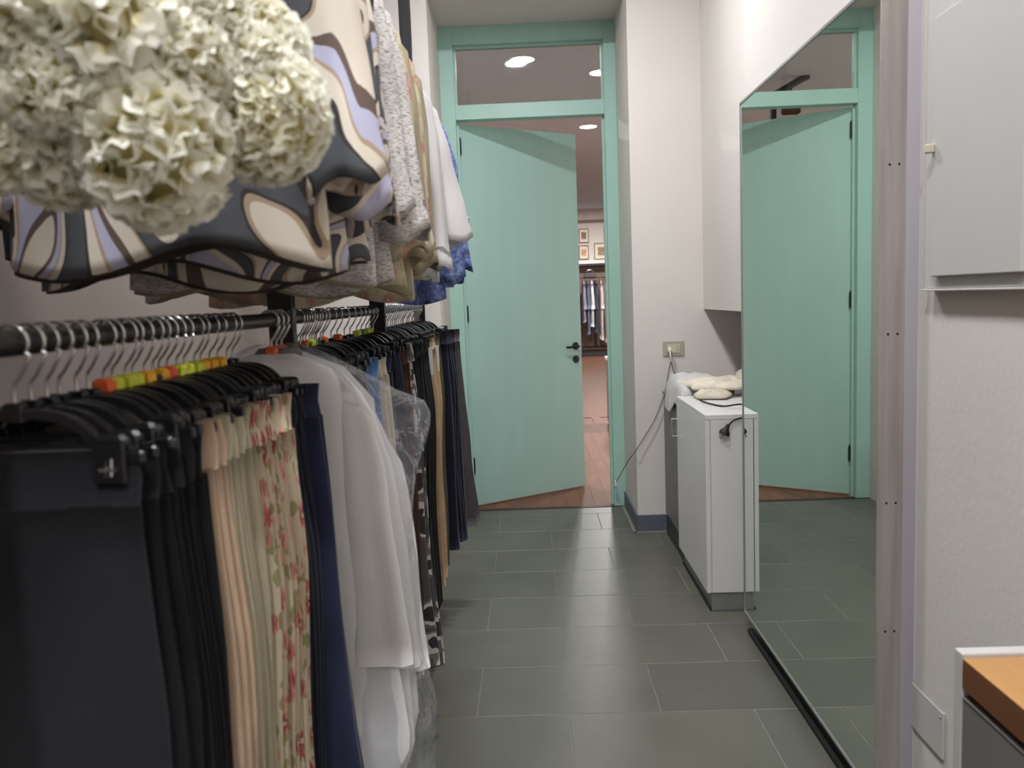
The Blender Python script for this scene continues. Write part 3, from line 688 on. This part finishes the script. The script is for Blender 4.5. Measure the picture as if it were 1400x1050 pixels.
for k in range(3): far.append((3.16+.042*k, 'olive2', .117, .29, .118, 'dark olive trousers, %s pair on the far rail' % ORD[k], {'thick': .008}))
for k in range(4): far.append((3.31+.042*k, 'darknavy', .14+.006*k, .33, .155+.008*k, 'wide dark navy trousers, %s pair on the far rail' % ORD[k], {'thick': .008, 'amp': .006}))
far.append((3.485, 'greybrown', .17, .36, .215, 'grey brown trousers, front pair at the far end of the rack', {'thick': .008, 'amp': .005}))
far.append((3.52, 'greybrown', .172, .37, .225, 'grey brown trousers, rear pair at the far end of the rack', {'thick': .008, 'amp': .005}))
for i, (y, m_, r_, bt, hm_, lab, kw) in enumerate(far):
    clip_hanger(y, 'far', i, None, cx=.088 if r_ < .13 else .105); trousers(y, M[m_], r_, bt, hm_, lab, G3, **kw)

# upper garments ---------------------------------------------------------
b = MB(); b.tube(smoothpath(hook_path(-.075), 2), .0018, 8); UHOOK = b.mesh('hook', M['hook'], True)
b = MB()
for s in (-1, 1): strap(b, [(0, 0, -.078), (s*.05, 0, -.088), (s*.12, 0, -.115), (s*.185, 0, -.158)], .014, .011)
UFRAME = b.mesh('hanger_frame', M['blackplastic'])
def top_garment(y, m, lab, name, cat, hem, hw, slen, sw, i, hd=.03, amp=.012, open_front=False, sleeve_out=.245, lining=None, cx=0, sh=.0):
    """hem z, hw = half width at the hem, slen = z of the sleeve hem, sw = sleeve half width at the hem"""
    e = empty('coat_hanger', (RX, y, UZ), 'black coat hanger, %s from the front on the upper rail' % ORD[i], 'hanger', 'coat hangers on the upper rail')
    put('hook', UHOOK, e); put('hanger_frame', UFRAME, e)
    if y < 2: hd *= .8; amp *= .75
    g = empty(name, (RX, y, UZ), lab, cat, name.replace('_', ' ')+'s on the upper rail'); ph = i*1.7+.5
    b = MB(); zh = hem-UZ
    loft(b, [(-.088, 0, .05, .022), (-.11, 0, .10, .026), (-.14+sh, 0, .15, .028), (-.175+sh, cx*.3, .19, hd), (-.26, cx*.6, .188, hd), (-.42, cx, .19+.3*(hw-.19), hd*1.1), (zh, cx, hw, hd*1.25)], 72, 34, amp, 34, 75, ph, hemvar=.02, lip=True, edge=.8)
    b.build('body', m, g, 'full')
    for s in (-1, 1):
        b = MB(); zs = slen-UZ; dx = sleeve_out-.19
        L = interp([(-.165+sh, s*.175, .035, hd*.8), (-.21, s*.20, .05, hd*1.0), (-.32, s*(.19+dx*.5), .052, hd*1.05), (zs+.06, s*(.19+dx*.95), sw*.85, hd*1.1), (zs, s*(.19+dx), sw, hd*1.25)], 20)
        n = 30; vs = []; fs = []; H = L[0][0]-L[-1][0]
        for z, cx_, w_, d_ in L:
            q = (L[0][0]-z)/H
            for k in range(n):
                t = 2*PI*k/n; f_ = 1+.07*math.sin(5*t+ph+s)*q+.03*math.sin(9*t+ph)*(.3+q)
                vs.append((cx_+w_*math.cos(t)*f_, d_*sp(math.sin(t), .85)*f_-.01+.004*math.sin(12*q+ph), z+.25*q*s*w_*math.cos(t)+(.01*math.sin(3*t+ph))*q**3))
        last = vs[-n:]; cxx = L[-1][1]
        for sc_, dz in ((.92, .002), (.85, .05)): vs += [((p[0]-cxx)*sc_+cxx, p[1]*sc_, p[2]+dz) for p in last]
        R_ = len(vs)//n
        for j in range(R_-1):
            for k in range(n): fs.append((j*n+k, (j+1)*n+k, (j+1)*n+(k+1) % n, j*n+(k+1) % n))
        fs.append(tuple((R_-1)*n+k for k in range(n))); fs.append(tuple(range(n-1, -1, -1)))
        b.add(vs, fs); b.build('sleeve', m, g, 'full')
    b = MB(); loft(b, [(-.070, 0, .045, .02), (-.085, 0, .058, .024), (-.10, 0, .064, .026)], 28, 4, .002, 40, 90, ph, cap=False); b.build('collar', m, g, 'full')
    if lining:
        b = MB(); loft(b, [(zh+.12, cx, hw*.92, hd*.9), (zh-.004, cx, hw*.975, hd*1.05)], 56, 6, amp*.9, 34, 75, ph+.15, hemvar=.02, lip=True); b.build('lining', lining, g, 'full')
    return g
top_garment(1.08, M['swirl'], 'grey and cream swirl print jacket, frontmost behind the artificial flowers', 'swirl_jacket', 'jacket', 1.415, .215, 1.50, .052, 0, .032, .012, sleeve_out=.245, lining=M['lining'], cx=-.0)
top_garment(1.17, M['swirl'], 'grey and cream swirl print jacket, second from the front', 'swirl_jacket', 'jacket', 1.405, .225, 1.47, .05, 1, .032, .012, sleeve_out=.24, lining=M['lining'])
top_garment(1.25, M['swirl'], 'grey and cream swirl print jacket directly in front of the grey tweed', 'swirl_jacket', 'jacket', 1.395, .235, 1.46, .05, 2, .030, .012, sleeve_out=.235, lining=M['lining'])
top_garment(1.33, M['black'], 'black jacket showing left of the swirl print jackets', 'black_jacket', 'jacket', 1.43, .19, 1.50, .03, 3, .02, .008, cx=-.19, sleeve_out=.19)
top_garment(1.41, M['tweed'], 'grey slub tweed jacket, front one', 'tweed_jacket', 'jacket', 1.40, .215, 1.49, .05, 4, .032, .012, sleeve_out=.235, lining=M['khaki'])
top_garment(1.50, M['tweed'], 'grey slub tweed jacket, rear one with longer sleeves', 'tweed_jacket', 'jacket', 1.385, .235, 1.46, .052, 5, .034, .012, sleeve_out=.25, lining=M['khaki'])
top_garment(1.60, M['floral2'], 'beige blouse with faded pink flower print', 'floral_blouse', 'blouse', 1.365, .235, 1.44, .045, 6, .026, .010, sleeve_out=.24)
top_garment(1.69, M['khaki'], 'khaki jacket between the flower print blouses', 'khaki_jacket', 'jacket', 1.375, .235, 1.43, .045, 7, .03, .010, sleeve_out=.235)
top_garment(1.79, M['floral2'], 'beige blouse with pink flowers behind the khaki jacket', 'floral_blouse', 'blouse', 1.37, .23, 1.44, .045, 8, .026, .010, sleeve_out=.23)
top_garment(1.92, M['khaki'], 'khaki jacket directly in front of the white blouses', 'khaki_jacket', 'jacket', 1.39, .225, 1.42, .045, 9, .03, .010, sleeve_out=.225)
top_garment(2.10, M['sheerwhite'], 'sheer white blouse, front one with long sleeves', 'white_blouse', 'blouse', 1.40, .235, 1.42, .05, 10, .030, .018, sleeve_out=.235)
top_garment(2.24, M['sheerwhite'], 'sheer white blouse, rear one with flared sleeves', 'white_blouse', 'blouse', 1.42, .235, 1.50, .065, 11, .034, .018, sleeve_out=.262)
top_garment(2.40, M['lace'], 'blue lace blouse directly behind the white blouses', 'lace_blouse', 'blouse', 1.36, .24, 1.40, .045, 12, .03, .014, sleeve_out=.25)
top_garment(2.49, M['lace'], 'blue lace blouse, farthest on the upper rail', 'lace_blouse', 'blouse', 1.37, .25, 1.43, .05, 13, .03, .014, sleeve_out=.262)

# ---------------------------------------------------------------- artificial flowers
def bloom_mesh(seed, R=.07, nP=330):
    rnd = random.Random(seed); vs = []; fs = []; tone = []
    lump = [(Vector((rnd.gauss(0, 1), rnd.gauss(0, 1), rnd.gauss(0, 1))).normalized(), rnd.uniform(-.15, .15)) for _ in range(12)]
    for p in range(nP):
        z = 1-2*(p+.5)/nP; a = p*2.39996+rnd.uniform(-.15, .15); rr = math.sqrt(max(0, 1-z*z))
        d = Vector((rr*math.cos(a), rr*math.sin(a), z))
        lf = max(.82, 1+sum(w_*max(0, d.dot(c_)-.55)/.45 for c_, w_ in lump))
        up = Vector((rnd.uniform(-1, 1), rnd.uniform(-1, 1), rnd.uniform(-1, 1)))
        s = d.cross(up).normalized(); t = s.cross(d)
        Lr = R*lf*rnd.uniform(.93, 1.03); W = R*rnd.uniform(.26, .36); ph = rnd.uniform(0, 6); cu = rnd.uniform(.2, .6); base = len(vs)
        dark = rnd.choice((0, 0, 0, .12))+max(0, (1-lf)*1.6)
        nu, nv = 9, 4
        for j in range(nv):
            q = j/(nv-1)
            for i in range(nu):
                u_ = (i/(nu-1)-.5)*2
                wv = math.sin(u_*6+ph)*.085*q+math.sin(u_*13+ph*2)*.03*q
                rad = Lr*(.80+.20*q)*(1-.05*u_*u_*q)+R*.02*q*math.sin(u_*9+ph)
                P = d*rad+s*(u_*W*(.5+.5*q))+t*(R*(wv*.8+cu*q*q*.26))
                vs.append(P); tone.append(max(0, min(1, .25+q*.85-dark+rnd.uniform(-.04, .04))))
        for j in range(nv-1):
            for i in range(nu-1):
                k = base+j*nu+i; fs.append((k, k+1, k+nu+1, k+nu))
    b = MB(); b.lathe([(R*.64*math.sin(PI*k/10), -R*.64*math.cos(PI*k/10)) for k in range(11)], 16); tone += [.25]*(11*16)
    nb = len(b.v); b.v += [tuple(v) for v in vs]; b.f += [tuple(nb+i for i in f) for f in fs]; b.m += [0]*len(fs)
    tone = tone[-(11*16):]+tone[:-(11*16)]
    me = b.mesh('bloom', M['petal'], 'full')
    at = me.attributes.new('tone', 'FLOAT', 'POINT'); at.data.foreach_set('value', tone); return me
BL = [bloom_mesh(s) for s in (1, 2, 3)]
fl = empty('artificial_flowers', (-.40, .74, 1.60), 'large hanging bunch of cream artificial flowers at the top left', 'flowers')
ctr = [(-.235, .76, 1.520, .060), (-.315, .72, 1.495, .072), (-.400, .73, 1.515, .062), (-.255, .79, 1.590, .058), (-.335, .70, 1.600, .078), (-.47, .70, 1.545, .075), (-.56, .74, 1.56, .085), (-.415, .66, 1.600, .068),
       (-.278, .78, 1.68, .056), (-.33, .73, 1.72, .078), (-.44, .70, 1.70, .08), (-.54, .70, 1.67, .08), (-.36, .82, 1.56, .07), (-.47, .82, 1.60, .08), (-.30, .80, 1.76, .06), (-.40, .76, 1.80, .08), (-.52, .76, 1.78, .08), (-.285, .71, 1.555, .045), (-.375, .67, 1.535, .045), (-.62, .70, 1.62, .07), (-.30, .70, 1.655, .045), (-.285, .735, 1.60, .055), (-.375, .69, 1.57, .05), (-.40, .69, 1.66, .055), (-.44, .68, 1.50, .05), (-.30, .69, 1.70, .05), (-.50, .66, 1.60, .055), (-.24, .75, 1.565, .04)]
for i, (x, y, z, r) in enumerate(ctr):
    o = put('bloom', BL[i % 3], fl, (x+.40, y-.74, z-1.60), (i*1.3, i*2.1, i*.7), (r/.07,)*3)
b = MB(); b.tube(smoothpath([(0, 0, .14), (-.02, 0, .28), (-.06, .0, .42), (-.071, 0, .455)], 5), .004, 8)
for i in range(5): b.tube(smoothpath([(0, 0, .20), (.04*math.cos(i*1.3), .05*math.sin(i*1.3), .08), (ctr[i+3][0]+.40, ctr[i+3][1]-.74, ctr[i+3][2]-1.60)], 5), .003, 6)
b.build('stem', M['stem'], fl, True)

# ---------------------------------------------------------------- lamps of both rooms (housings)
def downlight(x, y, lab, cat='ceiling light', r=.1):
    e = empty('downlight', (x, y, CEIL), lab, cat, 'round recessed downlights')
    b = MB(); b.lathe([(r, 0), (r+.012, 0), (r+.012, -.006), (r, -.010)], 32); b.build('trim_ring', M['whiteplastic'], e, True)
    b = MB(); b.lathe([(0, -.004), (r, -.004)], 32); b.build('diffuser', M['lamp'], e, True)
for x, y, l in ((.78, 9.75, 'round ceiling downlight seen over the open door leaf'), (.03, 6.95, 'round ceiling downlight at the middle of the transom pane'), (.72, 7.45, 'round ceiling downlight at the right edge of the transom pane')):
    downlight(x, y, l)

# ---------------------------------------------------------------- room beyond: what the gap shows
ct = empty('display_counter', (.80, 8.2, 0), 'grey display counter edge showing beside the door jamb', 'counter')
b = MB(); b.bbox((0, 0, .03), (1.2, .35, .68), .004); b.build('body', M['greylam'], ct)
b = MB(); b.bbox((-.012, -.012, .68), (1.212, .362, .71), .004); b.build('top', M['whitelam'], ct)
b = MB(); b.bbox((.03, .03, 0), (1.17, .32, .03), .002); b.build('plinth', M['darkplinth'], ct)
pf = empty('display_platform', (.2, 18.09, 0), 'low dark platform along the far wall', 'platform')
b = MB(); b.bbox((0, 0, 0), (3.6, .88, .13), .01); b.build('base', M['darkplinth'], pf)
b = MB(); b.bbox((-.02, -.02, .13), (3.62, .88, .17), .01); b.build('top', M['brown'], pf)
sh = empty('wall_shelf', (.2, 18.75, 2.06), 'white wall shelf beneath the framed pictures', 'shelf')
b = MB(); b.bbox((0, 0, 0), (3.6, .25, .08), .004); b.build('board', M['whitelam'], sh)
b = MB(); b.bbox((0, .02, -.04), (3.6, .25, -.001), .002); b.build('underside', M['darkplinth'], sh)
fdark = mat('dark_picture_frame', (96, 84, 74), .5); fgold = mat('gold_picture_frame', (176, 140, 84), .4, metal=.3); paper = mat('picture_mount', (226, 212, 192), .8)
def picture(x0, x1, z0, z1, lab, fm, art):
    e = empty('framed_picture', ((x0+x1)/2, 18.99, z0), lab, 'picture'); hw = (x1-x0)/2; H = z1-z0; t = .018
    b = MB(); b.box((-hw, -.025, 0), (-hw+t, 0, H)); b.box((hw-t, -.025, 0), (hw, 0, H)); b.box((-hw+t, -.025, 0), (hw-t, 0, t)); b.box((-hw+t, -.025, H-t), (hw-t, 0, H)); b.build('frame', fm, e)
    b = MB(); b.box((-hw+t, -.012, t), (hw-t, -.004, H-t)); b.build('mount', paper, e)
    b = MB(); b.box((-hw*.5, -.014, H*.25), (hw*.5, -.0125, H*.75)); b.build('print', mat('art_print', art, .6, var=.5, vscale=30), e)
picture(1.235, 1.46, 2.55, 2.87, 'small dark framed picture, upper of the two seen at left', fdark, (126, 112, 92))
picture(1.225, 1.45, 2.17, 2.49, 'small framed picture standing on the shelf under another', fdark, (190, 150, 120))
picture(1.577, 1.89, 2.155, 2.53, 'wider framed picture at the right on the far shelf', fdark, (150, 128, 104))
picture(1.80, 2.1, 2.56, 2.86, 'gold framed picture half hidden by the door jamb', fgold, (160, 130, 90))
rr = empty('far_clothes_rail', (.4, 18.55, 1.74), 'dark clothes rail beneath the far wall shelf', 'rail')
b = MB(); b.cyl((0, 0, 0), (3.2, 0, 0), .015, 12); b.build('bar', M['blackmetal'], rr, True)
for x in (.1, 1.6, 3.1):
    b = MB(); b.box((x-.01, 0, -.01), (x+.01, .45, .01)); b.build('bracket', M['blackmetal'], rr)
fg = [('lilac_shirt', 'grey lilac shirt hanging on the far rail', 'shirt', (150, 148, 170), 1.27, .75), ('grey_shirt', 'slate grey shirt on the far rail', 'shirt', (108, 116, 130), 1.36, .45), ('white_shirt', 'white shirt on the far rail in the gap', 'shirt', (226, 228, 232), 1.45, .62), ('teal_shirt', 'dark shirt between white and fawn garments', 'shirt', (70, 78, 90), 1.54, .50),
      ('fawn_coat', 'long fawn coat at the right of the far rail', 'coat', (214, 200, 196), 1.66, .36), ('pale_coat', 'long pale coat behind the door jamb', 'coat', (224, 216, 212), 1.78, .30)]
for i, (nm, lab, cat, c, x, zb) in enumerate(fg):
    g = empty(nm, (x, 18.5, 1.74), lab, cat)
    m_ = cloth('far_'+nm, c, .8)
    b = MB(); loft(b, [(-.06, 0, .02, .06), (-.10, 0, .03, .17), (-.16, 0, .036, .22), (-.6, 0, .040, .23), (zb-1.74, 0, .042, .25)], 24, 12, .01, 60, 140, i, hemvar=.03); b.build('body', m_, g, 'full')
    b = MB(); loft(b, [(-.14, .0, .03, .03), (-.45, .01, .035, .035), (-.7, .015, .04, .04)], 16, 6, .002, 60, 140, i, yo=-.22); b.build('sleeve', m_, g, 'full')
    b = MB(); b.tube(smoothpath(hook_path(-.075), 1), .003, 6); b.build('hook', M['hook'], g, True)
hb = empty('dark_bag', (1.42, 18.5, 1.755), 'dark handbag resting over the far clothes rail', 'bag')
b = MB(); loft(b, [(.10, 0, .10, .05), (.05, 0, .14, .07), (.0, 0, .15, .07)], 24, 5, .002, 20, 40, 0); b.build('body', M['greybrown'], hb, 'full')
b = MB(); b.tube(smoothpath([(-.08, 0, .09), (-.05, 0, .15), (.05, 0, .15), (.08, 0, .09)], 5), .008, 8); b.build('handle', M['chrome'], hb, True)
# ceiling track (seen only in the mirror)
tk = empty('ceiling_lamp', (-.72, 7.9, CEIL), 'black angled ceiling lamp of the far room, visible in the mirror', 'lamp')
b = MB(); b.tube([(-.32, 0, 0), (-.25, 0, -.03), (.0, 0, -.16), (.10, 0, -.24)], .032, 8); b.build('arm', M['blackmetal'], tk)
b = MB(); b.bbox((-.02, -.02, -.40), (.03, .02, -.16), .004); b.build('post', M['blackmetal'], tk)
b = MB(); b.bbox((-.24, -.05, -.34), (-.08, .05, -.25), .01); b.cyl((-.16, 0, -.25), (-.16, 0, -.08), .01, 8); b.build('lamp_head', M['brown'], tk)
# added out-of-view board above the rack, keeps light off the left wall
hs_ = empty('added_shade_board', (-1.335, -1.5, 2.27), 'added unseen board over the near part of the clothes rack, shading the left wall', 'shelf')
b = MB(); b.bbox((0, 0, 0), (.74, 3.45, .025), .002); b.build('board', M['whitelam'], hs_)
b = MB()
for y in (.3, 2.0, 3.2): b.box((0, y, -.08), (.5, y+.02, 0))
b.build('bracket', M['blackmetal'], hs_)
